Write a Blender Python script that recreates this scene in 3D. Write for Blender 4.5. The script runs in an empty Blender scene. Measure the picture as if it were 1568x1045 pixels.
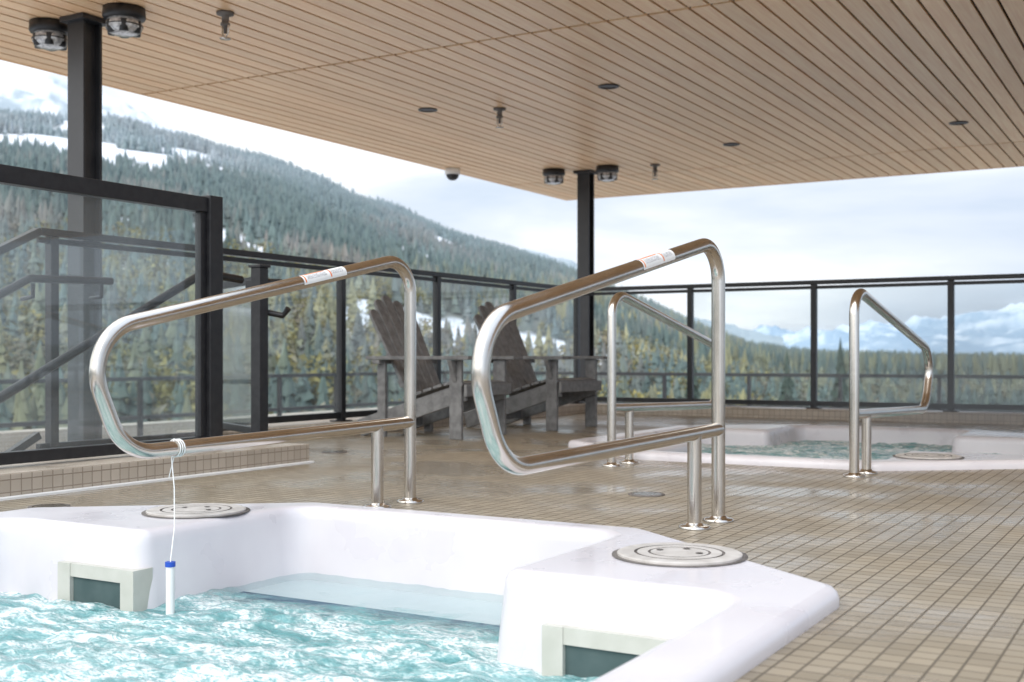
import bpy, math, random
import numpy as np
from mathutils import Vector, Matrix, noise as mn
from mathutils.geometry import tessellate_polygon
random.seed(7); rng=np.random.default_rng(7)
sc=bpy.context.scene
sc.view_settings.view_transform='Standard'; sc.view_settings.look='None'; sc.view_settings.exposure=0
CA,SA=0.8651,0.5015
EYE=0.565
def P(X,Y,z=0.0):            # view-axis survey metres -> building axes (x = across, y = along slats)
    return Vector((X*CA-Y*SA, X*SA+Y*CA, z))

# ---------------------------------------------------------------- materials
def newmat(name):
    m=bpy.data.materials.new(name); m.use_nodes=True
    nt=m.node_tree; b=nt.nodes['Principled BSDF']; return m,nt,b
def N(nt,t,**kw):
    n=nt.nodes.new(t)
    for k,v in kw.items(): setattr(n,k,v)
    return n
def ramp(nt,stops):
    r=N(nt,'ShaderNodeValToRGB'); e=r.color_ramp.elements
    while len(e)<len(stops): e.new(0.5)
    for i,(p,c) in enumerate(stops):
        e[i].position=p; e[i].color=(*c,1) if len(c)==3 else c
    return r
def simple(name,c1,c2,rough=0.5,metal=0.0,scale=8,bump=0.0,r2=None,coat=0):
    m,nt,b=newmat(name)
    tc=N(nt,'ShaderNodeTexCoord'); nz=N(nt,'ShaderNodeTexNoise'); nz.inputs['Scale'].default_value=scale; nz.inputs['Detail'].default_value=4
    nt.links.new(tc.outputs['Object'],nz.inputs['Vector'])
    r=ramp(nt,[(0.35,c1),(0.65,c2)]); nt.links.new(nz.outputs['Fac'],r.inputs[0]); nt.links.new(r.outputs[0],b.inputs['Base Color'])
    b.inputs['Metallic'].default_value=metal
    mr=N(nt,'ShaderNodeMapRange'); mr.inputs['From Min'].default_value=0.3; mr.inputs['From Max'].default_value=0.7
    mr.inputs['To Min'].default_value=rough; mr.inputs['To Max'].default_value=r2 if r2 is not None else rough*1.25
    nt.links.new(nz.outputs['Fac'],mr.inputs['Value']); nt.links.new(mr.outputs[0],b.inputs['Roughness'])
    if coat: b.inputs['Coat Weight'].default_value=coat
    if bump:
        bp=N(nt,'ShaderNodeBump'); bp.inputs['Strength'].default_value=bump; bp.inputs['Distance'].default_value=0.01
        nt.links.new(nz.outputs['Fac'],bp.inputs['Height']); nt.links.new(bp.outputs[0],b.inputs['Normal'])
    return m
M_black=simple('black_powdercoat',(0.010,0.010,0.012),(0.018,0.018,0.02),0.35,scale=30)
M_column=simple('column_paint',(0.018,0.019,0.022),(0.034,0.035,0.038),0.35,scale=4)
M_steel=simple('brushed_stainless',(0.60,0.56,0.51),(0.66,0.62,0.57),0.17,1.0,scale=7,r2=0.22)
M_acryl=simple('acrylic_shell',(0.62,0.59,0.62),(0.675,0.65,0.67),0.22,scale=3.5,r2=0.40,coat=0.15)
M_acryl2=simple('skimmer_plastic',(0.48,0.475,0.42),(0.54,0.53,0.48),0.4,scale=12)
M_dark=simple('painted_dark_void',(0.05,0.085,0.085),(0.09,0.13,0.13),0.7)  # dark colour painted in for the shade inside openings
M_lid=simple('lid_plastic',(0.46,0.43,0.40),(0.57,0.54,0.51),0.45,scale=20)
M_groove=simple('lid_groove',(0.10,0.09,0.08),(0.18,0.16,0.15),0.6,scale=20)
M_chair=simple('grey_poly_lumber',(0.13,0.128,0.128),(0.21,0.208,0.206),0.5,scale=22,bump=0.15)
M_white=simple('white_plastic',(0.75,0.75,0.74),(0.82,0.82,0.8),0.4)
M_blue=simple('blue_plastic',(0.01,0.06,0.4),(0.02,0.09,0.5),0.4)
M_orange=simple('orange_print',(0.7,0.16,0.03),(0.75,0.22,0.05),0.5)
M_greyprint=simple('grey_print',(0.3,0.3,0.3),(0.75,0.75,0.75),0.5,scale=260)
M_fixgrey=simple('fixture_lens',(0.35,0.35,0.36),(0.7,0.7,0.7),0.15,0.3,scale=45)
M_navy=simple('step_stripe',(0.03,0.04,0.10),(0.05,0.07,0.15),0.6)
M_soffitback=simple('soffit_backing',(0.015,0.012,0.01),(0.025,0.02,0.018),0.9)

def wood():
    m,nt,b=newmat('cedar_slats')
    tc=N(nt,'ShaderNodeTexCoord'); mp=N(nt,'ShaderNodeMapping'); mp.inputs['Scale'].default_value=(14,0.6,14)
    nt.links.new(tc.outputs['Object'],mp.inputs[0])
    nz=N(nt,'ShaderNodeTexNoise'); nz.inputs['Scale'].default_value=3; nz.inputs['Detail'].default_value=6; nz.inputs['Distortion'].default_value=0.6
    nt.links.new(mp.outputs[0],nz.inputs['Vector'])
    r=ramp(nt,[(0.3,(0.86,0.53,0.30)),(0.7,(0.97,0.695,0.44))]); nt.links.new(nz.outputs['Fac'],r.inputs[0])
    at=N(nt,'ShaderNodeAttribute'); at.attribute_name='Col'
    mx=N(nt,'ShaderNodeMixRGB',blend_type='MULTIPLY'); mx.inputs[0].default_value=1
    nt.links.new(r.outputs[0],mx.inputs[1]); nt.links.new(at.outputs['Color'],mx.inputs[2])
    nt.links.new(mx.outputs[0],b.inputs['Base Color']); b.inputs['Roughness'].default_value=0.33
    return m
M_wood=wood()

def tile(name,ca,cb,grout,pitch=0.05,rough=(0.22,0.5)):
    m,nt,b=newmat(name); L=nt.links
    tc=N(nt,'ShaderNodeTexCoord')
    off=N(nt,'ShaderNodeVectorMath',operation='ADD'); off.inputs[1].default_value=(0.013,0.013,pitch/2)
    L.new(tc.outputs['Object'],off.inputs[0])
    sc_=N(nt,'ShaderNodeVectorMath',operation='SCALE'); sc_.inputs['Scale'].default_value=1/pitch; L.new(off.outputs[0],sc_.inputs[0])
    fr=N(nt,'ShaderNodeVectorMath',operation='FRACTION'); L.new(sc_.outputs[0],fr.inputs[0])
    fl=N(nt,'ShaderNodeVectorMath',operation='FLOOR'); L.new(sc_.outputs[0],fl.inputs[0])
    sub=N(nt,'ShaderNodeVectorMath',operation='SUBTRACT'); sub.inputs[1].default_value=(0.5,0.5,0.5); L.new(fr.outputs[0],sub.inputs[0])
    ab=N(nt,'ShaderNodeVectorMath',operation='ABSOLUTE'); L.new(sub.outputs[0],ab.inputs[0])
    sp=N(nt,'ShaderNodeSeparateXYZ'); L.new(ab.outputs[0],sp.inputs[0])
    m1=N(nt,'ShaderNodeMath',operation='MAXIMUM'); L.new(sp.outputs[0],m1.inputs[0]); L.new(sp.outputs[1],m1.inputs[1])
    m2=N(nt,'ShaderNodeMath',operation='MAXIMUM'); L.new(m1.outputs[0],m2.inputs[0]); L.new(sp.outputs[2],m2.inputs[1])
    g=N(nt,'ShaderNodeMapRange'); g.inputs['From Min'].default_value=0.435; g.inputs['From Max'].default_value=0.47; L.new(m2.outputs[0],g.inputs['Value'])
    wn=N(nt,'ShaderNodeTexWhiteNoise'); L.new(fl.outputs[0],wn.inputs['Vector'])
    nz=N(nt,'ShaderNodeTexNoise'); nz.inputs['Scale'].default_value=0.9; nz.inputs['Detail'].default_value=5; L.new(tc.outputs['Object'],nz.inputs['Vector'])
    ad=N(nt,'ShaderNodeMath',operation='MULTIPLY_ADD'); ad.inputs[1].default_value=0.45; L.new(wn.outputs['Value'],ad.inputs[0]); L.new(nz.outputs['Fac'],ad.inputs[2])
    r=ramp(nt,[(0.4,ca),(0.95,cb)]); L.new(ad.outputs[0],r.inputs[0])
    mx=N(nt,'ShaderNodeMixRGB'); L.new(g.outputs[0],mx.inputs[0]); L.new(r.outputs[0],mx.inputs[1]); mx.inputs[2].default_value=(*grout,1)
    L.new(mx.outputs[0],b.inputs['Base Color'])
    nz2=N(nt,'ShaderNodeTexNoise'); nz2.inputs['Scale'].default_value=1.7; nz2.inputs['Detail'].default_value=4; L.new(tc.outputs['Object'],nz2.inputs['Vector'])
    rr=N(nt,'ShaderNodeMapRange'); rr.inputs['From Min'].default_value=0.38; rr.inputs['From Max'].default_value=0.62
    rr.inputs['To Min'].default_value=rough[0]; rr.inputs['To Max'].default_value=rough[1]; L.new(nz2.outputs['Fac'],rr.inputs['Value'])
    r2=N(nt,'ShaderNodeMath',operation='MULTIPLY_ADD'); r2.inputs[1].default_value=0.3; L.new(g.outputs[0],r2.inputs[0]); L.new(rr.outputs[0],r2.inputs[2])
    L.new(r2.outputs[0],b.inputs['Roughness'])
    tilt=N(nt,'ShaderNodeMath',operation='MULTIPLY_ADD'); tilt.inputs[1].default_value=-1.0; L.new(g.outputs[0],tilt.inputs[0])
    nz3=N(nt,'ShaderNodeTexNoise'); nz3.inputs['Scale'].default_value=14; nz3.inputs['Detail'].default_value=1; L.new(tc.outputs['Object'],nz3.inputs['Vector']); L.new(nz3.outputs['Fac'],tilt.inputs[2])
    bp=N(nt,'ShaderNodeBump'); bp.inputs['Strength'].default_value=0.6; bp.inputs['Distance'].default_value=0.002; L.new(tilt.outputs[0],bp.inputs['Height'])
    L.new(bp.outputs[0],b.inputs['Normal'])
    return m
M_tile=tile('mosaic_floor_tile',(0.23,0.19,0.135),(0.335,0.28,0.205),(0.105,0.085,0.06),rough=(0.17,0.48))
M_tile2=tile('mosaic_curb_tile',(0.43,0.37,0.30),(0.53,0.46,0.38),(0.27,0.22,0.17),pitch=0.05)

def glassmat(name,tint=(0.90,0.945,0.95),g=0.05):
    m=bpy.data.materials.new(name); m.use_nodes=True; nt=m.node_tree; nt.nodes.clear()
    o=N(nt,'ShaderNodeOutputMaterial'); t=N(nt,'ShaderNodeBsdfTransparent'); t.inputs[0].default_value=(*tint,1)
    gl=N(nt,'ShaderNodeBsdfGlossy'); gl.inputs['Roughness'].default_value=0.02
    lw=N(nt,'ShaderNodeLayerWeight'); lw.inputs['Blend'].default_value=0.35
    mu=N(nt,'ShaderNodeMath',operation='MULTIPLY_ADD'); mu.inputs[1].default_value=0.5; mu.inputs[2].default_value=g
    nt.links.new(lw.outputs['Fresnel'],mu.inputs[0])
    mx=N(nt,'ShaderNodeMixShader'); nt.links.new(mu.outputs[0],mx.inputs[0]); nt.links.new(t.outputs[0],mx.inputs[1]); nt.links.new(gl.outputs[0],mx.inputs[2])
    df=N(nt,'ShaderNodeBsdfTranslucent'); df.inputs[0].default_value=(.8,.88,.9,1); d2=N(nt,'ShaderNodeBsdfDiffuse'); d2.inputs[0].default_value=(.8,.88,.9,1)
    md=N(nt,'ShaderNodeMixShader'); nt.links.new(df.outputs[0],md.inputs[1]); nt.links.new(d2.outputs[0],md.inputs[2])
    tc=N(nt,'ShaderNodeTexCoord'); nz=N(nt,'ShaderNodeTexNoise'); nz.inputs['Scale'].default_value=1.4; nt.links.new(tc.outputs['Object'],nz.inputs['Vector'])
    mr=N(nt,'ShaderNodeMapRange'); mr.inputs['From Min'].default_value=.35; mr.inputs['From Max'].default_value=.7; mr.inputs['To Min'].default_value=.03; mr.inputs['To Max'].default_value=.12; nt.links.new(nz.outputs['Fac'],mr.inputs['Value'])
    m3=N(nt,'ShaderNodeMixShader'); nt.links.new(mr.outputs[0],m3.inputs[0]); nt.links.new(mx.outputs[0],m3.inputs[1]); nt.links.new(md.outputs[0],m3.inputs[2])
    nt.links.new(m3.outputs[0],o.inputs[0]); return m
M_glass=glassmat('clear_glass')

def water():
    m=bpy.data.materials.new('tub_water'); m.use_nodes=True; nt=m.node_tree; L=nt.links
    b=nt.nodes['Principled BSDF']; o=nt.nodes['Material Output']
    tc=N(nt,'ShaderNodeTexCoord')
    mp=N(nt,'ShaderNodeMapping'); mp.inputs['Scale'].default_value=(1,1.7,1); mp.inputs['Rotation'].default_value=(0,0,0.5); L.new(tc.outputs['Object'],mp.inputs[0])
    n1=N(nt,'ShaderNodeTexNoise'); n1.inputs['Scale'].default_value=2.6; n1.inputs['Detail'].default_value=8; n1.inputs['Distortion'].default_value=1.8; n1.inputs['Roughness'].default_value=0.62
    L.new(mp.outputs[0],n1.inputs['Vector'])
    n2=N(nt,'ShaderNodeTexNoise'); n2.inputs['Scale'].default_value=9; n2.inputs['Detail'].default_value=8; n2.inputs['Distortion'].default_value=2.4; n2.inputs['Roughness'].default_value=.6; L.new(mp.outputs[0],n2.inputs['Vector'])
    rs=N(nt,'ShaderNodeMath',operation='SUBTRACT'); rs.inputs[1].default_value=0.5; L.new(n2.outputs['Fac'],rs.inputs[0])
    ra=N(nt,'ShaderNodeMath',operation='ABSOLUTE'); L.new(rs.outputs[0],ra.inputs[0])
    rm=N(nt,'ShaderNodeMapRange'); rm.inputs['From Min'].default_value=0.0; rm.inputs['From Max'].default_value=0.08; rm.inputs['To Min'].default_value=1; rm.inputs['To Max'].default_value=0; L.new(ra.outputs[0],rm.inputs['Value'])
    f1=N(nt,'ShaderNodeMapRange'); f1.inputs['From Min'].default_value=0.39; f1.inputs['From Max'].default_value=0.61; L.new(n1.outputs['Fac'],f1.inputs['Value'])
    fm=N(nt,'ShaderNodeMath',operation='MULTIPLY'); L.new(rm.outputs[0],fm.inputs[0]); L.new(f1.outputs[0],fm.inputs[1])
    n4=N(nt,'ShaderNodeTexNoise'); n4.inputs['Scale'].default_value=75; n4.inputs['Detail'].default_value=3; L.new(mp.outputs[0],n4.inputs['Vector'])
    b4=N(nt,'ShaderNodeMapRange'); b4.inputs['From Min'].default_value=.48; b4.inputs['From Max'].default_value=.64; b4.inputs['To Max'].default_value=.7; L.new(n4.outputs['Fac'],b4.inputs['Value'])
    b5=N(nt,'ShaderNodeMath',operation='MULTIPLY'); L.new(b4.outputs[0],b5.inputs[0]); L.new(f1.outputs[0],b5.inputs[1])
    fa0=N(nt,'ShaderNodeMath',operation='MULTIPLY_ADD'); fa0.inputs[1].default_value=0.38; L.new(f1.outputs[0],fa0.inputs[0]); L.new(fm.outputs[0],fa0.inputs[2])
    fa1=N(nt,'ShaderNodeMath',operation='ADD'); fa1.use_clamp=True; L.new(fa0.outputs[0],fa1.inputs[0]); L.new(b5.outputs[0],fa1.inputs[1])
    sp=N(nt,'ShaderNodeSeparateXYZ'); L.new(tc.outputs['Object'],sp.inputs[0])
    wy=N(nt,'ShaderNodeMath',operation='MULTIPLY_ADD'); wy.inputs[1].default_value=.65; L.new(n1.outputs['Fac'],wy.inputs[0]); L.new(sp.outputs['Y'],wy.inputs[2])
    sh=N(nt,'ShaderNodeMapRange'); sh.inputs['From Min'].default_value=2.98; sh.inputs['From Max'].default_value=3.16; L.new(wy.outputs[0],sh.inputs['Value'])
    inv=N(nt,'ShaderNodeMath',operation='MULTIPLY_ADD'); inv.inputs[1].default_value=-.82; inv.inputs[2].default_value=1.0; L.new(sh.outputs[0],inv.inputs[0])
    fa=N(nt,'ShaderNodeMath',operation='MULTIPLY'); L.new(fa1.outputs[0],fa.inputs[0]); L.new(inv.outputs[0],fa.inputs[1])
    r=ramp(nt,[(0.0,(0.14,0.375,0.385)),(0.35,(0.29,0.51,0.515)),(1.0,(0.76,0.82,0.82))]); L.new(fa.outputs[0],r.inputs[0]); L.new(r.outputs[0],b.inputs['Base Color'])
    b.inputs['Roughness'].default_value=0.14
    bn=N(nt,'ShaderNodeTexNoise'); bn.inputs['Scale'].default_value=24; bn.inputs['Detail'].default_value=7; bn.inputs['Distortion'].default_value=1.2; L.new(mp.outputs[0],bn.inputs['Vector'])
    bp=N(nt,'ShaderNodeBump'); bp.inputs['Strength'].default_value=0.5; bp.inputs['Distance'].default_value=0.02; L.new(bn.outputs['Fac'],bp.inputs['Height']); L.new(bp.outputs[0],b.inputs['Normal'])
    t=N(nt,'ShaderNodeBsdfTransparent'); t.inputs[0].default_value=(0.90,0.96,0.96,1)
    mx=N(nt,'ShaderNodeMixShader')
    mr=N(nt,'ShaderNodeMapRange'); mr.inputs['To Min'].default_value=0.78; mr.inputs['To Max'].default_value=1.0; L.new(fa.outputs[0],mr.inputs['Value'])
    ml=N(nt,'ShaderNodeMath',operation='MULTIPLY'); L.new(mr.outputs[0],ml.inputs[0])
    inv2=N(nt,'ShaderNodeMath',operation='MULTIPLY_ADD'); inv2.inputs[1].default_value=-.78; inv2.inputs[2].default_value=1.0; L.new(sh.outputs[0],inv2.inputs[0]); L.new(inv2.outputs[0],ml.inputs[1])
    L.new(ml.outputs[0],mx.inputs[0]); L.new(t.outputs[0],mx.inputs[1]); L.new(b.outputs[0],mx.inputs[2]); L.new(mx.outputs[0],o.inputs[0])
    return m
M_water=water()

def attrmat(name,rough=0.95):
    m,nt,b=newmat(name); at=N(nt,'ShaderNodeAttribute'); at.attribute_name='Col'
    nt.links.new(at.outputs['Color'],b.inputs['Base Color']); b.inputs['Roughness'].default_value=rough; b.inputs['Specular IOR Level'].default_value=0.15
    return m

# ---------------------------------------------------------------- mesh builder
class MB:
    def __init__(s,name): s.n=name; s.v=[]; s.f=[]; s.m=[]; s.sm=[]; s.mats=[]
    def mi(s,mat):
        if mat not in s.mats: s.mats.append(mat)
        return s.mats.index(mat)
    def add(s,vs,fs,mat,smooth=False):
        o=len(s.v); s.v+= [tuple(v) for v in vs]; k=s.mi(mat)
        for f in fs: s.f.append([o+i for i in f]); s.m.append(k); s.sm.append(smooth)
    def box(s,x0,x1,y0,y1,z0,z1,mat):
        vs=[(x,y,z) for z in (z0,z1) for x,y in ((x0,y0),(x1,y0),(x1,y1),(x0,y1))]
        s.add(vs,[(3,2,1,0),(4,5,6,7),(0,1,5,4),(1,2,6,5),(2,3,7,6),(3,0,4,7)],mat)
    def beam(s,p0,p1,w,h,mat,up=(0,0,1),w1=None):
        p0=Vector(p0);p1=Vector(p1);d=(p1-p0).normalized();up=Vector(up)
        if abs(d.dot(up))>0.98: up=Vector((0,1,0))
        a=d.cross(up).normalized(); b=a.cross(d).normalized(); w1=w if w1 is None else w1
        vs=[]
        for p,ww in ((p0,w),(p1,w1)):
            for i,j in ((-1,-1),(1,-1),(1,1),(-1,1)): vs.append(p+a*(i*ww/2)+b*(j*h/2))
        s.add(vs,[(3,2,1,0),(4,5,6,7),(0,1,5,4),(1,2,6,5),(2,3,7,6),(3,0,4,7)],mat)
    def tube(s,pts,r,mat,n=16,cap=True):
        pts=[Vector(p) for p in pts]; T=[]
        for i in range(len(pts)):
            a=pts[max(0,i-1)]; b=pts[min(len(pts)-1,i+1)]; T.append((b-a).normalized())
        nrm=T[0].orthogonal().normalized(); vs=[]
        for i,p in enumerate(pts):
            nrm=(nrm-T[i]*nrm.dot(T[i])).normalized(); bi=T[i].cross(nrm)
            for k in range(n):
                t=2*math.pi*k/n; vs.append(p+nrm*(r*math.cos(t))+bi*(r*math.sin(t)))
        fs=[]
        for i in range(len(pts)-1):
            for k in range(n): fs.append((i*n+k,i*n+(k+1)%n,(i+1)*n+(k+1)%n,(i+1)*n+k))
        s.add(vs,fs,mat,True)
        if cap: s.add(vs[:n],[tuple(range(n))[::-1]],mat); s.add(vs[-n:],[tuple(range(n))],mat)
    def patch(s,p0,p1,r,mat,a0,a1,n=10):
        p0=Vector(p0);p1=Vector(p1);T=(p1-p0).normalized(); side=T.cross(Vector((0,0,1))).normalized(); upv=side.cross(T).normalized(); vs=[]
        for p in (p0,p1):
            for k in range(n+1):
                t=a0+(a1-a0)*k/n; vs.append(p+side*(r*math.sin(t))+upv*(r*math.cos(t)))
        s.add(vs,[(k,k+1,n+2+k,n+1+k) for k in range(n)],mat,True)
    def lathe(s,c,prof,mat,n=32,smooth=True):
        vs=[];fs=[]
        for r,z in prof:
            for k in range(n):
                t=2*math.pi*k/n; vs.append((c[0]+r*math.cos(t),c[1]+r*math.sin(t),c[2]+z))
        for i in range(len(prof)-1):
            for k in range(n): fs.append((i*n+k,i*n+(k+1)%n,(i+1)*n+(k+1)%n,(i+1)*n+k))
        s.add(vs,fs,mat,smooth)
    def obj(s,bevel=0,loc=None,parent=None):
        me=bpy.data.meshes.new(s.n); me.from_pydata(s.v,[],s.f)
        for m in s.mats: me.materials.append(m)
        me.polygons.foreach_set('material_index',s.m); me.polygons.foreach_set('use_smooth',s.sm); me.update()
        ob=bpy.data.objects.new(s.n,me); sc.collection.objects.link(ob)
        if bevel:
            md=ob.modifiers.new('bev','BEVEL'); md.width=bevel; md.segments=2; md.limit_method='ANGLE'; md.angle_limit=math.radians(50)
        return ob

def fillet(pts,rads,seg=10,closed=False):
    out=[]; n=len(pts)
    for i in range(n):
        p=Vector(pts[i]); r=rads[i] if hasattr(rads,'__len__') else rads
        if (not closed and (i==0 or i==n-1)) or r<=0: out.append(p); continue
        a=(Vector(pts[i-1])-p); b=(Vector(pts[(i+1)%n])-p)
        al=a.length; bl=b.length; a.normalize(); b.normalize()
        ang=a.angle(b); d=min(r/math.tan(ang/2),al*0.49,bl*0.49); rr=d*math.tan(ang/2)
        c=p+(a+b).normalized()*(rr/math.sin(ang/2)); s0=p+a*d-c; s1=p+b*d-c; tot=s0.angle(s1)
        for k in range(seg+1):
            t=k/seg
            out.append(c+(s0*math.sin((1-t)*tot)+s1*math.sin(t*tot))/math.sin(tot))
    return out

def offs(poly,d):
    n=len(poly); out=[]
    for i in range(n):
        p=poly[i]; e1=(p-poly[i-1]).normalized(); e2=(poly[(i+1)%n]-p).normalized()
        n1=Vector((e1.y,-e1.x)); n2=Vector((e2.y,-e2.x)); m=(n1+n2).normalized(); out.append(p+m*(d/max(0.5,m.dot(n1))))
    return out

# ---------------------------------------------------------------- hot tubs
CX=-2.085; UB=3.30; UM=1.78
def tubpolys():
    lo=lambda u:2*UM-u
    O=[(CX+1.395,lo(2.69)),(CX+1.395,2.69),(CX+.635,UB),(CX-.635,UB),(CX-1.395,2.69),(CX-1.395,lo(2.69)),(CX-.635,lo(UB)),(CX+.635,lo(UB))]
    a=.615;b=1.225;U=3.17;u=2.46
    I=[(CX+b,lo(u)),(CX+b,u),(CX+a,u),(CX+a,U),(CX-a,U),(CX-a,u),(CX-b,u),(CX-b,lo(u)),(CX-a,lo(u)),(CX-a,lo(U)),(CX+a,lo(U)),(CX+a,lo(u))]
    V2=lambda L:[Vector(p) for p in L]
    Of=fillet(V2(O),[.09,.09,.10,.10,.09,.09,.10,.10],8,True)
    If=fillet(V2(I),[.10,.10,.055,.10,.10,.055]*2,8,True)
    return Of,If
def build_tub(tr,wl=-.180):
    Of,If=tubpolys()
    mb=MB('hot_tub')
    def rings(poly,prof,flip):
        n=len(poly); vs=[]
        for d,z in prof: vs+= [(q.x,q.y,z) for q in offs(poly,d)]
        fs=[]
        for i in range(len(prof)-1):
            for k in range(n):
                f=(i*n+k,i*n+(k+1)%n,(i+1)*n+(k+1)%n,(i+1)*n+k); fs.append(f if not flip else f[::-1])
        mb.add(vs,fs,M_acryl,True); return vs[-n:],vs[:n]
    po=[(-.004,-.06),(0,0.0),(0.001,.018),(-.004,.031),(-.014,.041),(-.03,.045)]
    top_o,_=rings(Of,po,False)
    pi_=[(.04,.045),(.024,.0425),(.010,.034),(.002,.02),(0,.0),(-.012,-.10),(-.03,-.3),(-.06,-.95)]
    bot,top_i=rings(If,pi_,False)
    allv=[Vector(v) for v in top_o]+[Vector(v) for v in top_i]
    tr_=tessellate_polygon([[Vector(v) for v in top_o],[Vector(v) for v in top_i]])
    fs=[]
    for t in tr_:
        a,b,c=[allv[i] for i in t]; fs.append(t if (b-a).cross(c-a).z>0 else t[::-1])
    mb.add(allv,fs,M_acryl,False)
    bt=[Vector(v) for v in bot]; mb.add(bt,tessellate_polygon([bt]),M_acryl)
    mb.box(CX-.60,CX+.60,2.88,3.165,-.93,-.203,M_acryl); mb.box(CX-.60,CX+.60,2.825,2.877,-.5,-.201,M_navy)
    mb.box(CX-1.2,CX-.62,1.1,2.45,-.93,-.5,M_acryl); mb.box(CX+.62,CX+1.2,1.1,2.45,-.93,-.5,M_acryl)
    for lx in (CX+.925,CX-.80):
        c=(lx,2.872,.045)
        mb.lathe(c,[(.176,.0015),(.176,.003),(.160,.003)],M_groove,48)
        mb.lathe(c,[(.162,.002),(.162,.008),(.157,.010),(.118,.010)],M_lid,48,False)
        mb.lathe(c,[(.118,.010),(.116,.006),(.112,.006),(.110,.010)],M_groove,48,False)
        mb.lathe(c,[(.110,.010),(.082,.010)],M_lid,48,False); mb.lathe(c,[(.082,.010),(.080,.007),(.077,.007),(.075,.010)],M_groove,48,False)
        mb.lathe(c,[(.075,.010),(.0001,.011)],M_lid,48,False)
        for dx,dy in ((-.055,0),(.055,0),(0,.05)):
            mb.lathe((lx+dx,2.872+dy,.0545),[(.010,.003),(.0001,.003)],M_groove,12)
    for x0,x1 in ((-3.02,-2.69),(-1.325,-.955)):
        y1=2.50; y0=2.425; w=.055
        mb.box(x0,x0+w,y0,y1,-.30,-.066,M_acryl2); mb.box(x1-w,x1,y0,y1,-.30,-.066,M_acryl2)
        mb.box(x0+w-.001,x1-w+.001,y0+.003,y1,-.106,-.066,M_acryl2); mb.box(x0+w-.001,x1-w+.001,y0+.014,y0+.018,-.30,-.104,M_dark)  # dark panel paints the shade of the skimmer opening
    ob=mb.obj(0); ob.matrix_world=tr
    nx,ny=260,300; x0,x1,y0,y1=CX-1.25,CX+1.25,.37,3.19
    xs=np.linspace(x0,x1,nx); ys=np.linspace(y0,y1,ny); vs=[]
    for y in ys:
        k=1-.6*min(1,max(0,(y-2.6)/.25))
        for x in xs:
            z=wl+k*(.015*mn.noise((x*3.1,y*4.3,1.7))+.012*mn.noise((x*8+2*mn.noise((x*2,y*2,0)),y*10,5.1)))+.008*mn.noise((x*17,y*21,9.1))*k+.004*mn.noise((x*37,y*41,3.3))*k
            vs.append((x,y,z))
    fs=[(j*nx+i,j*nx+i+1,(j+1)*nx+i+1,(j+1)*nx+i) for j in range(ny-1) for i in range(nx-1)]
    w=MB('water'); w.add(vs,fs,M_water,True); wo=w.obj(); wo.matrix_world=tr
    return Of
Of=build_tub(Matrix.Identity(4))
TR2=Matrix.Translation((2*CX+0.10,9.20,0))@Matrix.Rotation(math.pi,4,'Z')
build_tub(TR2,-.07)

# steam drifting low off the far tub
def steam(name,sx,sy,sz,zo,dens):
    m=bpy.data.materials.new(name); m.use_nodes=True; nt=m.node_tree; nt.nodes.clear(); L=nt.links
    o=N(nt,'ShaderNodeOutputMaterial'); v=N(nt,'ShaderNodeVolumeScatter'); v.inputs['Color'].default_value=(1,1,1,1); v.inputs['Anisotropy'].default_value=0.45
    tc=N(nt,'ShaderNodeTexCoord'); nz=N(nt,'ShaderNodeTexNoise'); nz.inputs['Scale'].default_value=1.3; nz.inputs['Detail'].default_value=3; nz.inputs['Distortion'].default_value=.8
    L.new(tc.outputs['Object'],nz.inputs['Vector'])
    mr=N(nt,'ShaderNodeMapRange'); mr.inputs['From Min'].default_value=.34; mr.inputs['From Max'].default_value=.66; mr.inputs['To Max'].default_value=dens; L.new(nz.outputs['Fac'],mr.inputs['Value'])
    ln=N(nt,'ShaderNodeVectorMath',operation='LENGTH')
    s1=N(nt,'ShaderNodeVectorMath',operation='MULTIPLY_ADD'); s1.inputs[1].default_value=(1/sx,1/sy,1/sz); s1.inputs[2].default_value=(0,0,zo); L.new(tc.outputs['Object'],s1.inputs[0]); L.new(s1.outputs[0],ln.inputs[0])
    fo=N(nt,'ShaderNodeMapRange'); fo.inputs['From Min'].default_value=1; fo.inputs['From Max'].default_value=.2; fo.inputs['To Min'].default_value=0; fo.inputs['To Max'].default_value=1; L.new(ln.outputs['Value'],fo.inputs['Value'])
    mu=N(nt,'ShaderNodeMath',operation='MULTIPLY'); L.new(mr.outputs[0],mu.inputs[0]); L.new(fo.outputs[0],mu.inputs[1]); L.new(mu.outputs[0],v.inputs['Density'])
    L.new(v.outputs[0],o.inputs['Volume']); return m
sm_=MB('steam'); sm_.box(-2.0,2.0,-1.7,1.7,-.40,.62,steam('steam_vapour',2.0,1.7,.85,.25,.55)); so1=sm_.obj(); so1.location=(-.75,8.2,.50)

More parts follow.
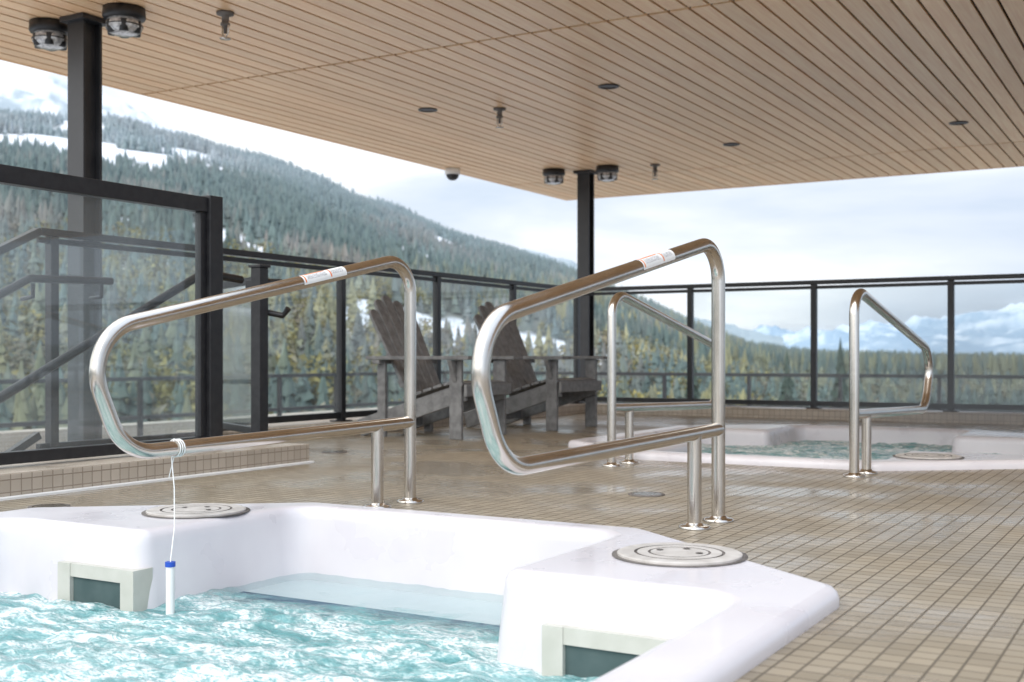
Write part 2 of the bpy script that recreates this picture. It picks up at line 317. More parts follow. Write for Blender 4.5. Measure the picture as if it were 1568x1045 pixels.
# ---------------------------------------------------------------- deck floor
fl=MB('tiled_deck_floor')
outer=[Vector((11,-6,0)),Vector((11,10.8,0)),Vector((-5.6,10.8,0)),Vector((-5.6,4.95,0)),Vector((-4.3,4.95,0)),Vector((-4.3,-6,0))]
h1=[Vector((p.x,p.y,0)) for p in offs(Of,-.006)]
h2=[TR2@v for v in h1]
allv=outer+h1+h2; tri=tessellate_polygon([outer,h1,h2]); fs=[]
for t in tri:
    a,b,c=[allv[i] for i in t]; fs.append(t if (b-a).cross(c-a).z>0 else t[::-1])
fl.add(allv,fs,M_tile); fl.box(-5.6,11,-6,10.8,-1.4,-1.1,M_tile2); fl.obj()
cb=MB('tiled_curb')
cb.box(-4.60,-4.06,-6,4.86,-.3,.10,M_tile2)
cb.box(-4.055,-4.03,-6,4.865,-.02,.012,M_white)
cb.obj(.004)
cb=MB('tiled_curb'); cb.box(-5.65,-5.25,5.45,10.5,-.5,.09,M_tile2); cb.box(-5.65,11,10.5,10.85,-.5,.088,M_tile2); cb.obj(.004)
for (x,y) in ((990,757),(512,692),(75,776)):
    Y=1017/(y-545); c=P((x-784)/1800*Y,Y,0)
    d=MB('floor_drain'); d.lathe(c,[(.075,.001),(.075,.004),(.062,.005)],M_groove,32)
    d.lathe(c,[(.062,.002),(.0001,.002)],M_dark,32)
    for k in range(-3,4):
        hw=math.sqrt(.06**2-(k*.016)**2); d.box(c.x-hw,c.x+hw,c.y+k*.016-.004,c.y+k*.016+.004,.003,.005,M_steel)
    d.obj()

# ---------------------------------------------------------------- stainless pool handrails
def handrail(X,Y,dx,dy,H=1.0,label=True):
    e=Vector((dx,dy)).normalized(); base=Vector((X,Y))
    pt=lambda s,z: P(base.x+e.x*s,base.y+e.y*s,z*H)
    prof=[(0,0),(0,.965),(1.51,.635),(1.36,.285),(0.0,.315)]
    p3=[Vector((s,0,z)) for s,z in prof]
    path=fillet(p3,[0,.115,.20,.16,0],14)
    mb=MB('pool_handrail')
    mb.tube([pt(v.x,v.z) for v in path],.0235,M_steel,24)
    mb.tube([pt(.20,0),pt(.20,.312)],.0235,M_steel,24)
    for s in (0,.20):
        mb.lathe(pt(s,0),[(.052,.001),(.052,.007),(.046,.010),(.030,.011),(.027,.018),(.0236,.019)],M_steel,28)
    tl=lambda s:pt(s,.965-.2185*s)
    if label:
        A0,A1=-1.9,1.9
        mb.patch(tl(.40),tl(.62),.0242,M_white,A0,A1)
        for a,b in ((.415,.475),(.50,.60)): mb.patch(tl(a),tl(b),.0245,M_greyprint,.5,1.2,5); mb.patch(tl(a),tl(b),.0245,M_greyprint,-1.2,-.5,5)
        for a,b in ((.478,.484),(.607,.613)): mb.patch(tl(a),tl(b),.0246,M_orange,A0+.3,A1-.3)
        mb.patch(tl(.50),tl(.60),.0246,M_orange,.15,.35,3); mb.patch(tl(.50),tl(.60),.0246,M_orange,-.35,-.15,3)
    return mb.obj(),pt
handrail(.7085,4.036,-.54,-.84)
_,ptB=handrail(-.395,4.56,-.54,-.84,.985)
handrail(.515,6.07,.54,.84,.94,False)
handrail(1.61,5.53,.54,.84,.925,False)
th=MB('pool_thermometer')
a=ptB(1.17,.29); top=P(-1.0,3.44,-.04)
th.tube([a+Vector((0,0,.03)),a+Vector((.01,-.02,-.03)),a.lerp(top,.35)+Vector((.006,0,0)),a.lerp(top,.7)+Vector((.002,.01,0)),top],.0018,M_white,8)
for k in range(3):
    th.tube([a+Vector((0.0265*math.cos(t),.009*(k-1)+.01,0.0265*math.sin(t))) for t in np.linspace(0,2*math.pi,14)],.002,M_white,8)
th.tube([a+Vector((0,0,-.025)),a+Vector((-.012,-.01,-.09))],.0015,M_white,6)
th.tube([top+Vector((0,0,-.15)),top],.0125,M_white,16); th.tube([top+Vector((0,0,-.010)),top+Vector((0,0,.004))],.0150,M_blue,16)
th.obj()

# ---------------------------------------------------------------- glass railings
def railing(name,axis,fixed,t0,t1,posts,zt=1.24,zb=.115,base=.088,glass=True):
    mb=MB(name)
    def q(t,z,o=0): return (fixed+o,t,z) if axis=='y' else (t,fixed+o,z)
    mb.beam(q(t0,zt),q(t1,zt),.06,.038,M_black); mb.beam(q(t0,zt-.045),q(t1,zt-.045),.03,.03,M_black)
    mb.beam(q(t0,zb+.02),q(t1,zb+.02),.04,.045,M_black)
    for t in posts:
        w=.052
        if axis=='y': mb.box(fixed-w/2,fixed+w/2,t-w/2,t+w/2,base+.012,zt-.019,M_black); mb.box(fixed-.06,fixed+.06,t-.06,t+.06,base,base+.012,M_black)
        else: mb.box(t-w/2,t+w/2,fixed-w/2,fixed+w/2,base+.012,zt-.019,M_black); mb.box(t-.06,t+.06,fixed-.06,fixed+.06,base,base+.012,M_black)
    if glass:
        ps=sorted(posts)
        for a,b in zip(ps[:-1],ps[1:]):
            if axis=='y': mb.add([(fixed,a+.026,zb+.04),(fixed,b-.026,zb+.04),(fixed,b-.026,zt-.058),(fixed,a+.026,zt-.058)],[(0,1,2,3)],M_glass)
            else: mb.add([(a+.026,fixed,zb+.04),(b-.026,fixed,zb+.04),(b-.026,fixed,zt-.058),(a+.026,fixed,zt-.058)],[(0,1,2,3)],M_glass)
    return mb.obj(.003)
railing('glass_railing','y',-5.40,5.56,10.68,[5.56,6.82,8.08,9.33,10.62])
railing('glass_railing','x',10.68,-5.40,10.9,[-4.20,-3.0,-1.81,-.62,.57,1.76,2.95,4.14,5.33,6.52,7.71,8.9,10.1])
railing('glass_railing','y',-5.40,4.21,5.53,[4.30,5.50],zb=.05,base=-.02)
ws=MB('wind_screen'); xs=-4.29
ws.box(xs-.045,xs+.045,4.32,4.41,.10,1.37,M_black); ws.box(xs-.03,xs+.03,-3,4.32,1.285,1.36,M_black)
ws.box(xs-.03,xs+.03,-3,4.32,.115,.165,M_black); ws.box(xs-.02,xs+.02,4.28,4.318,.165,1.285,M_black)
for t in (2.6,.9,-.8,-2.5): ws.box(xs-.045,xs+.045,t-.045,t+.045,.10,1.284,M_black)
for a,b in ((2.645,4.28),(.945,2.555),(-.755,.855)): ws.add([(xs,a,.165),(xs,b,.165),(xs,b,1.285),(xs,a,1.285)],[(0,1,2,3)],M_glass)
ws.obj(.003)
g=MB('glass_gate')
g.box(-4.64,-4.57,5.04,5.11,.0,1.07,M_black); g.box(-4.65,-4.56,5.03,5.12,1.07,1.085,M_black)
g.beam((-4.66,5.09,1.0),(-5.33,5.45,1.0),.035,.04,M_black); g.beam((-4.66,5.09,.14),(-5.33,5.45,.14),.035,.04,M_black)
g.add([(-4.68,5.10,.16),(-5.31,5.44,.16),(-5.31,5.44,.98),(-4.68,5.10,.98)],[(0,1,2,3)],M_glass)
g.tube([(-4.60,5.13,.99),(-4.56,5.2,.99),(-4.5,5.22,.95)],.022,M_black,10); g.tube([(-4.62,5.13,.82),(-4.54,5.2,.80),(-4.50,5.2,.84)],.018,M_black,10)
g.box(-4.70,-4.655,5.06,5.10,.92,1.0,M_black)
g.obj(.003)
st=MB('exterior_stairs')
M_tread=simple('stair_tread',(0.11,0.11,0.11),(0.16,0.155,0.15),0.7,scale=40)
st.box(-5.5,-4.62,4.2,4.94,-.3,-.02,M_tread)
for k in range(9):
    y1=4.2-.29*k; z=-.02-.165*(k+1); st.box(-5.5,-4.62,y1-.30,y1,z-.06,z,M_tread); st.box(-5.48,-4.64,y1-.30,y1-.25,z+.001,z+.005,M_white)
st.box(-5.48,-4.64,4.205,4.25,-.019,-.014,M_white)
st.tube(fillet([Vector((-4.47,4.78,.98)),Vector((-4.47,4.50,1.0)),Vector((-4.47,2.2,-.17))],[0,.08,0],8),.022,M_black,12)
st.beam((-5.40,4.21,1.24),(-5.40,2.4,.33),.055,.04,M_black); st.beam((-5.40,4.21,.14),(-5.40,2.4,-.78),.04,.04,M_black)
for y,z in ((3.3,.76),): st.box(-5.425,-5.375,y-.025,y+.025,z-1.2,z,M_black)
st.tube(fillet([Vector((-5.30,4.62,.99)),Vector((-5.30,4.08,.975)),Vector((-5.30,2.4,.10))],[0,.06,0],8),.022,M_black,12)
for y,z in ((4.55,.95),(4.1,.93)): st.tube([(-5.30,y,z+.02),(-5.30,y,z-.05),(-5.39,y,z-.06)],.012,M_black,8)
st.tube([(-4.47,4.5,.98),(-4.47,4.5,.9),(-4.32,4.36,.9)],.014,M_black,8)
st.obj()

# ---------------------------------------------------------------- columns
def column(x,y):
    c=MB('steel_column'); w=.075
    c.box(x-w,x+w,y-w,y-w+.018,-1.2,2.76,M_column); c.box(x-w,x+w,y+w-.018,y+w,-1.2,2.76,M_column); c.box(x-.03,x+.03,y-w+.018,y+w-.018,-1.2,2.76,M_column)
    c.box(x-.11,x+.11,y-.11,y+.11,2.715,2.747,M_column); c.obj(.002)
column(-6.2,5.19); column(-6.2,12.43); column(4.0,12.43); column(10.5,12.43)

# ---------------------------------------------------------------- slatted ceiling
X0,X1,Y0,Y1=-7.56,11.0,4.35,14.58; Z=2.75
cs=MB('wood_slat_ceiling'); cols=[]
pitch=.142; n=int((X1-X0)/pitch); segs=[(Y0,6.92),(6.955,12.93),(12.965,Y1)]
for i in range(n):
    xa=X0+i*pitch
    for a,b in segs:
        z=Z+random.uniform(-.0012,.0012); t=random.uniform(.90,1.03); w=random.uniform(-.015,.015)
        cs.box(xa,xa+pitch-.019,a,b,z,z+.018,M_wood); cols+=[(t+w,t,t-w,1)]*8
cs.box(X0,X1,Y0,Y1,Z+.04,Z+.42,M_soffitback); cols+=[(1,1,1,1)]*8
fas=[(X0-.03,X0-.002,Y0,Y1+.03),(X0,X1,Y1+.004,Y1+.03)]
for f in fas: cs.box(*f,Z-.006,Z+.45,M_wood); cols+=[(1,1,1,1)]*8
co=cs.obj(0); ca=co.data.color_attributes.new('Col','FLOAT_COLOR','POINT'); ca.data.foreach_set('color',np.array(cols,dtype=np.float32).ravel())
def ceilpt(px,py):
    Y=(Z-EYE)*1800/(545-py); return P((px-784)/1800*Y,Y,Z)
def cfix(c,s=1.0):
    m=MB('ceiling_light_fixture')
    m.lathe(c,[(.0001,-.002),(.115*s,-.002),(.118*s,-.05*s),(.112*s,-.062*s),(.09*s,-.066*s)],M_black,32)
    m.lathe(c,[(.09*s,-.066*s),(.098*s,-.085*s),(.10*s,-.115*s),(.085*s,-.14*s),(.05*s,-.152*s),(.0001,-.155*s)],M_fixgrey,32)
    for k in range(6):
        t=k*math.pi/3+.3; m.lathe((c.x+.072*s*math.cos(t),c.y+.072*s*math.sin(t),c.z-.10*s),[(.0001,-.045*s),(.026*s,-.044*s),(.03*s,-.02*s),(.03*s,.02*s)],M_black,12)
    m.lathe(c,[(.101*s,-.098*s),(.104*s,-.10*s),(.101*s,-.104*s)],M_black,32); m.obj()
for c in ((77,34),(190,12),(848,259),(930,254)): cfix(ceilpt(*c),1.12)
for c in ((345,18),(765,165),(1003,251)):
    p=ceilpt(*c); s=MB('fire_sprinkler'); q=1.35
    s.lathe(p,[(r*q,z*q) for r,z in [(.0001,-.002),(.042,-.002),(.04,-.012),(.018,-.016),(.016,-.05),(.022,-.052),(.022,-.062),(.009,-.066),(.008,-.10),(.0001,-.10)]],M_groove,20)
    for sg in (-1,1): s.tube([(p.x+sg*.018*q,p.y,p.z-.06*q),(p.x+sg*.018*q,p.y,p.z-.10*q),(p.x,p.y,p.z-.122*q)],.005,M_steel,8)
    s.lathe(p,[(.0001,-.122*q),(.026*q,-.122*q),(.026*q,-.126*q),(.0001,-.128*q)],M_steel,16); s.obj()
for c in ((655,167),(932,131),(1120,220),(1468,187)):
    p=ceilpt(*c); s=MB('recessed_downlight'); s.lathe(p,[(.085,-.001),(.085,-.008),(.066,-.012),(.06,-.004)],M_black,32); s.lathe(p,[(.06,-.0035),(.0001,-.0035)],M_black,32); s.obj()
p=ceilpt(693,257); s=MB('security_dome_camera'); s.lathe(p,[(.0001,-.002),(.085,-.002),(.09,-.07),(.08,-.075)],M_white,24); s.lathe(p,[(.072,-.075),(.068,-.105),(.04,-.135),(.0001,-.143)],M_black,24); s.obj()

# ---------------------------------------------------------------- adirondack chairs
def chair(pos,yaw,s=1.0):
    m=MB('adirondack_chair'); B=lambda a,b,w,h,up=(0,0,1),w1=None: m.beam(a,b,w,h,M_chair,up,w1)
    for sy in (-1,1):
        y=sy*.315
        B((.27,y,0),(.27,y,.56),.10,.032,(0,1,0))
        B((.32,y-sy*.034,.335),(-.58,y-sy*.034,.055),.034,.13)
        B((-.36,y,.0),(-.36,y,.56),.07,.03,(0,1,0))
        B((.42,y+sy*.02,.575),(-.46,y+sy*.02,.575),.145,.026,(0,0,1),.10)
        m.add([(.25,y+sy*.018,.56),(.25,y+sy*.10,.56),(.25,y+sy*.018,.40),(.285,y+sy*.018,.56),(.285,y+sy*.10,.56),(.285,y+sy*.018,.40)],
              [(0,1,2),(5,4,3),(0,3,4,1),(1,4,5,2),(2,5,3,0)],M_chair)
    prof=[(.345,.345),(.30,.392),(.215,.392),(.13,.372),(.045,.347),(-.04,.320),(-.125,.292)]
    B((.352,-.33,.345),(.352,.33,.345),.024,.085)
    for i,(x,z) in enumerate(prof[1:]):
        B((x-.01,-.33,z),(x-.01,.33,z),.072,.022,(-.28 if i else 0.15,0,1))
    bx,bz=-.17,.27; lean=Vector((-.40,0,.80)).normalized()
    nrm=Vector((lean.z,0,-lean.x))
    hts=[.70,.79,.83,.79,.70]
    for k,h in enumerate(hts):
        y0=(k-2)*.098; y1=(k-2)*.122
        a=Vector((bx,y0,bz)); b=a+lean*h; b.y=y1
        B(a,b,.090,.022,nrm,.112)
        d=(b-a).normalized(); side=d.cross(nrm).normalized()
        vs=[]
        for q in (-.011,.011):
            for t in np.linspace(0,math.pi,7): vs.append(b+side*(.056*math.cos(t))+d*(.040*math.sin(t))+nrm*q)
        m.add(vs,[tuple(range(7)),tuple(range(13,6,-1))]+[(i,i+7,i+8,i+1) for i in range(6)],M_chair)
    for h in (.14,.36,.60):
        c=Vector((bx,0,bz))+lean*h-nrm*.024; w=.24+.03*h; B(c-Vector((0,w,0)),c+Vector((0,w,0)),.06,.024,nrm)
    B((-.36,-.40,.545),(-.36,.40,.545),.06,.03)
    B((-.40,-.28,.10),(-.40,.28,.10),.03,.09)
    ob=m.obj(.005); ob.location=pos; ob.rotation_euler=(0,0,yaw); ob.scale=(s,s,s); return ob
c1=P(-.48*.965,8.68*.965,0); chair(c1,0.03,.965)
c2=P(.26*.965,9.66*.965,0); chair(c2,-0.05,.965)

# ---------------------------------------------------------------- lower terrace + fence
M_terr=simple('terrace_gravel_snow',(0.28,0.27,0.26),(0.76,0.78,0.82),0.9,scale=0.45)
t=MB('lower_terrace'); t.box(-14,40,-20,21,-1.1,-.8,M_terr); t.box(-14.0,-13.6,-20,21,-.8,-.45,M_tile2); t.obj()
f=MB('terrace_fence')
f.beam((-13.2,-15,.24),(-13.2,20,.24),.07,.06,M_black); f.beam((-13.2,-15,-.32),(-13.2,20,-.32),.05,.06,M_black)
f.beam((-13.2,20,.24),(40,20,.24),.07,.06,M_black); f.beam((-13.2,20,-.32),(40,20,-.32),.05,.06,M_black)
for k in range(24): f.box(-13.23,-13.17,-15+k*1.5,-14.94+k*1.5,-.8,.21,M_black)
for k in range(30): f.box(-13.2+k*1.6,-13.14+k*1.6,19.97,20.03,-.8,.21,M_black)
f.obj()

# ---------------------------------------------------------------- terrain
def hsh(i,j,s):
    h=(i.astype(np.int64)*374761393+j.astype(np.int64)*668265263+s*974634777)&0xffffffff
    h=((h^(h>>13))*1274126177)&0xffffffff; return ((h^(h>>16))&0xffff)/65535.0
def vn(x,y,s=0):
    i=np.floor(x);j=np.floor(y);fx=x-i;fy=y-j;fx=fx*fx*(3-2*fx);fy=fy*fy*(3-2*fy)
    return (hsh(i,j,s)*(1-fx)+hsh(i+1,j,s)*fx)*(1-fy)+(hsh(i,j+1,s)*(1-fx)+hsh(i+1,j+1,s)*fx)*fy
def fbm(x,y,s=0,o=5):
    r=0;a=.5;t=0
    for k in range(o): r=r+a*vn(x,y,s+k);t+=a;a*=.5;x=x*2.03+7;y=y*2.03+3
    return r/t
tabx=np.array([-4000,-1200,-500,0,165,300,400,500,600,700,780,850,900,950,1050,1150,1250,1568,2200,5000])
taby=np.array([60,40,105,165,180,208,236,270,312,355,380,403,418,446,489,514,524,532,530,500])
tabR=np.array([1500,1700,1750,1750,1750,1750,1750,1800,1800,1800,1800,1700,1600,1450,1200,1000,900,900,900,900])
AZ=np.arctan((tabx-784)/1800.0); E=(545-taby)/1800.0*np.cos(AZ)
def Hgt(az,r):
    e=np.interp(az,AZ,E,left=.08,right=.03); R=np.interp(az,AZ,tabR,left=1200,right=900)
    x=r*np.sin(az);y=r*np.cos(az)
    zr=e*R-np.interp(az,[.1,.24],[8,19])
    tt=np.clip((r-110)/(R-110),0,1)
    up=-16+(zr+16)*tt**1.12
    dn=zr-(r-R)*.22
    h=np.where(r<=R,up,np.maximum(dn,-45))
    return h+(fbm(x/170,y/170,3)-.5)*26*np.minimum(tt*2,1)*np.where(r<=R,1,.3)*np.clip(e*12,.25,1)
CLEAR=[(-.413,1250,.035,200),(-.36,1100,.025,100),(-.215,500,.040,55),(-.245,520,.014,35),(-.135,660,.020,50),(-.08,640,.018,50),(-.30,900,.025,80),(.073,520,.026,70),(.02,900,.018,80),(-.16,1050,.018,90),(-.25,1250,.02,90),(-.05,1200,.02,90)]
def snowmask(az,r):
    x=r*np.sin(az);y=r*np.cos(az)
    m=fbm(x/75,y/130,21)+np.clip(-az-.32,0,.2)*.25-np.clip((450-r)/400,0,1)*.05+np.clip((r-600)/600,0,1)*.035
    for a0,r0,wa,wr in CLEAR: m=m+.24*np.exp(-((np.tan(az)-a0)/wa)**2-((r-r0)/wr)**2)
    return m
def mkmesh(name,V,F,C,mat,smooth=False):
    me=bpy.data.meshes.new(name); nv=len(V);nf=len(F);k=F.shape[1]
    me.vertices.add(nv); me.vertices.foreach_set('co',V.astype(np.float32).ravel())
    me.loops.add(nf*k); me.loops.foreach_set('vertex_index',F.astype(np.int32).ravel())
    me.polygons.add(nf); me.polygons.foreach_set('loop_start',np.arange(0,nf*k,k,dtype=np.int32))
    try: me.polygons.foreach_set('loop_total',np.full(nf,k,dtype=np.int32))
    except Exception: pass
    me.update(calc_edges=True)
    me.polygons.foreach_set('use_smooth',np.full(nf,smooth))
    a=me.color_attributes.new('Col','FLOAT_COLOR','POINT'); a.data.foreach_set('color',np.c_[C,np.ones(nv)].astype(np.float32).ravel())
    me.materials.append(mat); ob=bpy.data.objects.new(name,me); sc.collection.objects.link(ob); return ob
def toW(x,y,z): return np.stack([x*CA-y*SA,x*SA+y*CA,z],-1)
azs=np.concatenate([np.linspace(-math.pi,-.8,60,endpoint=False),np.linspace(-.8,.8,560,endpoint=False),np.linspace(.8,math.pi,61)])
rs=np.concatenate([[2,25],np.geomspace(60,2300,150),np.geomspace(2500,16000,14)])
A,R_=np.meshgrid(azs,rs,indexing='ij'); Hh=Hgt(A,np.maximum(R_,60)); Hh[:,:2]=-16
sm=snowmask(A,R_); sn=np.clip((sm-.60)/.04,0,1)*(R_>150)
sn=np.maximum(sn,np.clip((R_-2300)/200,0,1)*.3)
br=fbm(R_*np.sin(A)/20,R_*np.cos(A)/20,31)
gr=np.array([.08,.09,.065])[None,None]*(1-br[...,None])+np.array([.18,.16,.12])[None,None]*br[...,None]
HZ=np.array([.31,.38,.42])  # aerial haze tint, painted into terrain and tree colours by distance
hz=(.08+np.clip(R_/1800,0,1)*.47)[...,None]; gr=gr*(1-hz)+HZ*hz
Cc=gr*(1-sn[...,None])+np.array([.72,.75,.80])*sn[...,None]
V=toW(R_*np.sin(A),R_*np.cos(A),Hh).reshape(-1,3); na,nr=A.shape
I,J=np.meshgrid(np.arange(na-1),np.arange(nr-1),indexing='ij'); F=np.stack([I*nr+J,(I+1)*nr+J,(I+1)*nr+J+1,I*nr+J+1],-1).reshape(-1,4)[:, ::-1]
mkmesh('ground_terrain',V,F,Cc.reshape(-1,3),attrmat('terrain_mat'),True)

def cones(name,az,r,h,rad,col,L,n,mat):
    Nn=len(az); z=Hgt(az,r); base=toW(r*np.sin(az),r*np.cos(az),z-.4)
    K=L*(n+1); V=np.zeros((Nn,K,3)); C=np.zeros((Nn,K,3))
    for l in range(L):
        z0=.08+.86*l/L; z1=min(1,z0+1.9*.86/L) if l<L-1 else 1.0; rr=(1-l/L)**.85+.04
        for k in range(n):
            t=2*math.pi*(k/n)+l*.7+rng.random(Nn)*.5; q=rad*rr*rng.uniform(.55,1.25,Nn)
            V[:,l*(n+1)+k,0]=q*np.cos(t);V[:,l*(n+1)+k,1]=q*np.sin(t);V[:,l*(n+1)+k,2]=h*(z0+rng.uniform(-.03,.03,Nn))
        V[:,l*(n+1)+n,2]=h*z1
        C[:,l*(n+1):(l+1)*(n+1),:]=col[:,None,:]*rng.uniform(.7,1.25,(Nn,n+1,1)); C[:,l*(n+1)+n,:]=col*1.15
    V+=base[:,None,:]
    f=[]
    for l in range(L):
        for k in range(n): f.append((l*(n+1)+k,l*(n+1)+(k+1)%n,l*(n+1)+n))
    F=(np.array(f)[None]+ (np.arange(Nn)*K)[:,None,None]).reshape(-1,3)
    return mkmesh(name,V.reshape(-1,3),F,np.clip(C,0,1).reshape(-1,3),mat)
M_fol=attrmat('conifer_foliage')
def sample(Nn,r0,rf,a0,a1,thr=.60):
    az=rng.uniform(a0,a1,Nn); R=np.interp(az,AZ,tabR)*rf if rf<5 else np.full(Nn,rf)
    u=rng.random(Nn); r=np.sqrt(r0**2+(R**2-r0**2)*u)
    k=snowmask(az,r)<thr+rng.uniform(-.04,.05,Nn)
    return az[k],r[k]
def colors(az,r,hz,h0=.07):
    Nn=len(az); x=r*np.sin(az);y=r*np.cos(az)
    g=np.array([.048,.078,.056]); b=np.array([.17,.14,.11]); yl=np.array([.24,.205,.06])
    w=np.clip((fbm(x/90,y/120,44)-.54)*5+rng.normal(0,.22,Nn),0,1)
    c=g*(1-w[:,None])+b*w[:,None]*.95
    e=Hgt(az,r)/r
    wy=np.clip((.075-e)/.05,0,1)*np.clip((fbm(x/45,y/45,52)-.40)*5,0,1)*(rng.random(Nn)<.65)*np.where(az>.2,.6,1)
    c=c*(1-wy[:,None])+yl*wy[:,None]
    c*=rng.uniform(.75,1.35,(Nn,1))
    sw=np.clip((Hgt(az,r)-150)/140,0,.5)*rng.random(Nn); c=c*(1-sw[:,None])+np.array([.55,.58,.63])*sw[:,None]
    hh=h0+np.clip(r/1800,0,1)**.8*hz; return c*(1-hh[:,None])+HZ*hh[:,None]  # distance haze blended into each tree's base colour
az,r=sample(52000,420,1.01,-.62,.62); Nn=len(az)
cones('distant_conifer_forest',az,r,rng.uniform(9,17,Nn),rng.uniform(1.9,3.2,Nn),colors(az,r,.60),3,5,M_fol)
az,r=sample(6500,110,430.,-.66,.66,.62); Nn=len(az)
sel=rng.random(Nn)<.58
h=rng.uniform(7,14,Nn)*np.where(az>.1,.82,1)
cones('conifer_forest',az[sel],r[sel],h[sel],rng.uniform(1.7,2.9,sel.sum()),colors(az[sel],r[sel],.9),7,8,M_fol)
az2,r2,h2=az[~sel],r[~sel],h[~sel]*.85; Nn=len(az2); K=150
base=toW(r2*np.sin(az2),r2*np.cos(az2),Hgt(az2,r2))
d=rng.normal(size=(Nn,K,3)); d/=np.linalg.norm(d,axis=2,keepdims=True); rad=rng.random((Nn,K,1))**.45
lump=1+.35*np.sin(d[...,0:1]*5+rng.random((Nn,1,1))*6)*np.cos(d[...,2:3]*4)
cen=d*rad*lump*np.stack([h2*.24,h2*.24,h2*.42],-1)[:,None,:]; cen[...,2]+= (h2*.56)[:,None]
cen+=base[:,None,:]
tri=rng.normal(size=(Nn,K,3,3))*(h2*.035)[:,None,None,None]; V=(cen[:,:,None,:]+tri).reshape(-1,3); F=np.arange(len(V)).reshape(-1,3)
cb_=colors(az2,r2,.7); ye=(rng.random(Nn)<.55)&(az2<.22); cb_[ye]=cb_[ye]*.35+np.array([.29,.24,.07])*.65
br_=(~ye)&(rng.random(Nn)<.45); cb_[br_]=cb_[br_]*.4+np.array([.22,.18,.13])*.6
C=np.repeat((cb_[:,None,:]*rng.uniform(.6,1.4,(Nn,K,1))).reshape(-1,3),3,axis=0)
mkmesh('broadleaf_trees',V,F,C,M_fol)
for i,(px,D,hh) in enumerate(((1287,120,18.9),(1205,150,17.5),(1420,140,16.5),(1060,130,18.0))):
    a_=np.array([math.atan((px-784)/1800)]); rr_=np.array([D/math.cos(a_[0])])
    cones('spruce_tree',a_,rr_,np.array([hh]),np.array([2.2]),np.array([[.055,.08,.065]]),16,12,M_fol)

def ridge(name,xs,ys,D,mat_cols,amp,snowline,depth=.6,seed=0):
    aa=np.arctan((np.array(xs)-784)/1800.); ee=(545-np.array(ys))/1800.*np.cos(aa)
    na,nr=700,60; az=np.linspace(aa[0],aa[-1],na); t=np.linspace(0,1,nr); A,T=np.meshgrid(az,t,indexing='ij')
    r=D*(1-depth+depth*T); e=np.interp(A,aa,ee); x=r*np.sin(A);y=r*np.cos(A)
    nz=fbm(x/(D*.05),y/(D*.05),seed,6)-.5; rg=1-np.abs(fbm(x/(D*.025),y/(D*.06),seed+9,5)-.5)*4
    z=-45+(e*D+45)*T**1.05+nz*amp*D*.05*np.sin(T*math.pi*.5)+rg*amp*D*.009*T
    s=np.clip((fbm(x/(D*.012),y/(D*.02),seed+5,5)-.5)*6+(z/(D)-snowline)*30+.5,0,1)
    lo,hi=[np.array(c) for c in mat_cols]; C=lo*(1-s[...,None])+hi*s[...,None]
    I,J=np.meshgrid(np.arange(na-1),np.arange(nr-1),indexing='ij'); F=np.stack([I*nr+J,I*nr+J+1,(I+1)*nr+J+1,(I+1)*nr+J],-1).reshape(-1,4)
    return mkmesh(name,toW(x,y,z).reshape(-1,3),F,C.reshape(-1,3),attrmat(name+'_mat'),True)
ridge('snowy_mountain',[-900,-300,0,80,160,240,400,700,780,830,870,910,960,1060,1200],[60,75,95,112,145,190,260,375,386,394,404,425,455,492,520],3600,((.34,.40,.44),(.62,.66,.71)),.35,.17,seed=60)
ridge('blue_mountains',[950,1050,1130,1200,1300,1400,1470,1568,1700,2100,2800],[535,520,522,516,510,500,488,476,462,445,450],9000,((.31,.41,.52),(.56,.63,.71)),.6,.033,seed=80)  # blue-grey base colours carry the aerial haze of the far ridges

# ---------------------------------------------------------------- world
w=bpy.data.worlds.new('World'); sc.world=w; w.use_nodes=True; nt=w.node_tree; L=nt.links
bg=nt.nodes['Background']; sky=N(nt,'ShaderNodeTexSky'); sky.sky_type='NISHITA'; sky.sun_disc=False
SE,SR=math.radians(40),math.radians(168)
sky.sun_elevation=SE; sky.sun_rotation=SR; sky.air_density=1.0; sky.dust_density=1.5
tc=N(nt,'ShaderNodeTexCoord'); mp=N(nt,'ShaderNodeMapping'); mp.inputs['Scale'].default_value=(1.3,1.3,5.5); L.new(tc.outputs['Generated'],mp.inputs[0])
nz=N(nt,'ShaderNodeTexNoise'); nz.inputs['Scale'].default_value=1.9; nz.inputs['Detail'].default_value=6; nz.inputs['Roughness'].default_value=.5; nz.inputs['Distortion'].default_value=.3; L.new(mp.outputs[0],nz.inputs['Vector'])
dt=N(nt,'ShaderNodeVectorMath',operation='DOT_PRODUCT'); dt.inputs[1].default_value=(-.90,-.45,.0); L.new(tc.outputs['Generated'],dt.inputs[0])
ad=N(nt,'ShaderNodeMath',operation='MULTIPLY_ADD'); ad.inputs[1].default_value=.34; L.new(dt.outputs['Value'],ad.inputs[0]); L.new(nz.outputs['Fac'],ad.inputs[2])
cr=ramp(nt,[(.34,(4.9,5.6,6.7)),(.48,(6.2,6.7,7.4)),(.60,(8.1,8.4,8.7)),(.8,(9.9,9.9,9.9))]); L.new(ad.outputs[0],cr.inputs[0])
mk=N(nt,'ShaderNodeMapRange'); mk.inputs['From Min'].default_value=.30; mk.inputs['From Max'].default_value=.5; mk.inputs['To Min'].default_value=.8; mk.inputs['To Max'].default_value=.98; L.new(nz.outputs['Fac'],mk.inputs['Value'])
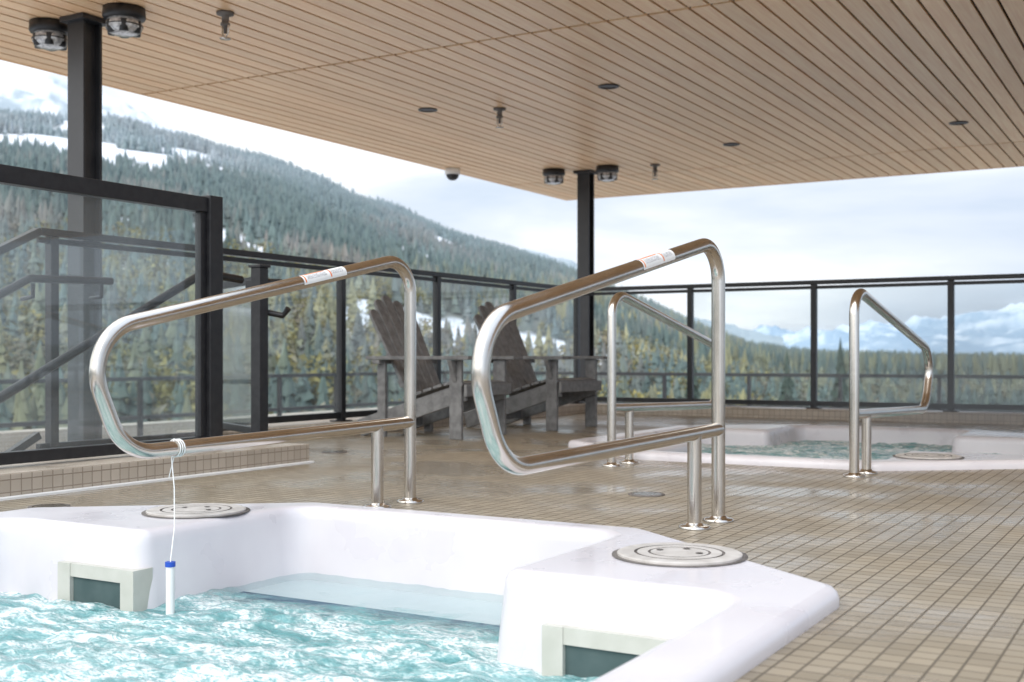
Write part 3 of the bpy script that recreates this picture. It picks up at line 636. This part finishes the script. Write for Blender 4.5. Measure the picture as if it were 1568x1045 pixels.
mx=N(nt,'ShaderNodeMixRGB'); L.new(mk.outputs[0],mx.inputs[0]); L.new(sky.outputs[0],mx.inputs[1]); L.new(cr.outputs[0],mx.inputs[2])
sp=N(nt,'ShaderNodeSeparateXYZ'); L.new(tc.outputs['Generated'],sp.inputs[0])
el=N(nt,'ShaderNodeMapRange'); el.interpolation_type='SMOOTHSTEP'; el.inputs['From Min'].default_value=.28; el.inputs['From Max'].default_value=.8; el.inputs['To Min'].default_value=1; el.inputs['To Max'].default_value=1.9; L.new(sp.outputs['Z'],el.inputs['Value'])
so_=N(nt,'ShaderNodeMapRange'); so_.interpolation_type='SMOOTHSTEP'; so_.inputs['From Min'].default_value=.1; so_.inputs['From Max'].default_value=-.8; so_.inputs['To Min'].default_value=1; so_.inputs['To Max'].default_value=1.75; L.new(sp.outputs['Y'],so_.inputs['Value'])
mm=N(nt,'ShaderNodeMath',operation='MAXIMUM'); L.new(el.outputs[0],mm.inputs[0]); L.new(so_.outputs[0],mm.inputs[1])
vs_=N(nt,'ShaderNodeVectorMath',operation='SCALE'); L.new(mx.outputs[0],vs_.inputs[0]); L.new(mm.outputs[0],vs_.inputs['Scale'])
L.new(vs_.outputs[0],bg.inputs[0]); bg.inputs[1].default_value=.145
sl=bpy.data.lights.new('sun','SUN'); sl.energy=1.5; sl.angle=math.radians(30); sl.color=(1,.94,.86)
so=bpy.data.objects.new('sun',sl); sc.collection.objects.link(so)
d=Vector((math.sin(SR)*math.cos(SE),math.cos(SR)*math.cos(SE),math.sin(SE)))
so.rotation_euler=d.to_track_quat('Z','Y').to_euler()

# ---------------------------------------------------------------- camera
cd=bpy.data.cameras.new('camera'); cam=bpy.data.objects.new('camera',cd); sc.collection.objects.link(cam); sc.camera=cam
cd.sensor_width=36; cd.lens=36*1800/1568; cd.shift_y=.0150; cd.clip_start=.05; cd.clip_end=40000
cam.location=(0,0,EYE); cam.rotation_euler=(math.pi/2,0,math.atan2(SA,CA))
cd.dof.use_dof=True; cd.dof.focus_distance=4.0; cd.dof.aperture_fstop=4.0
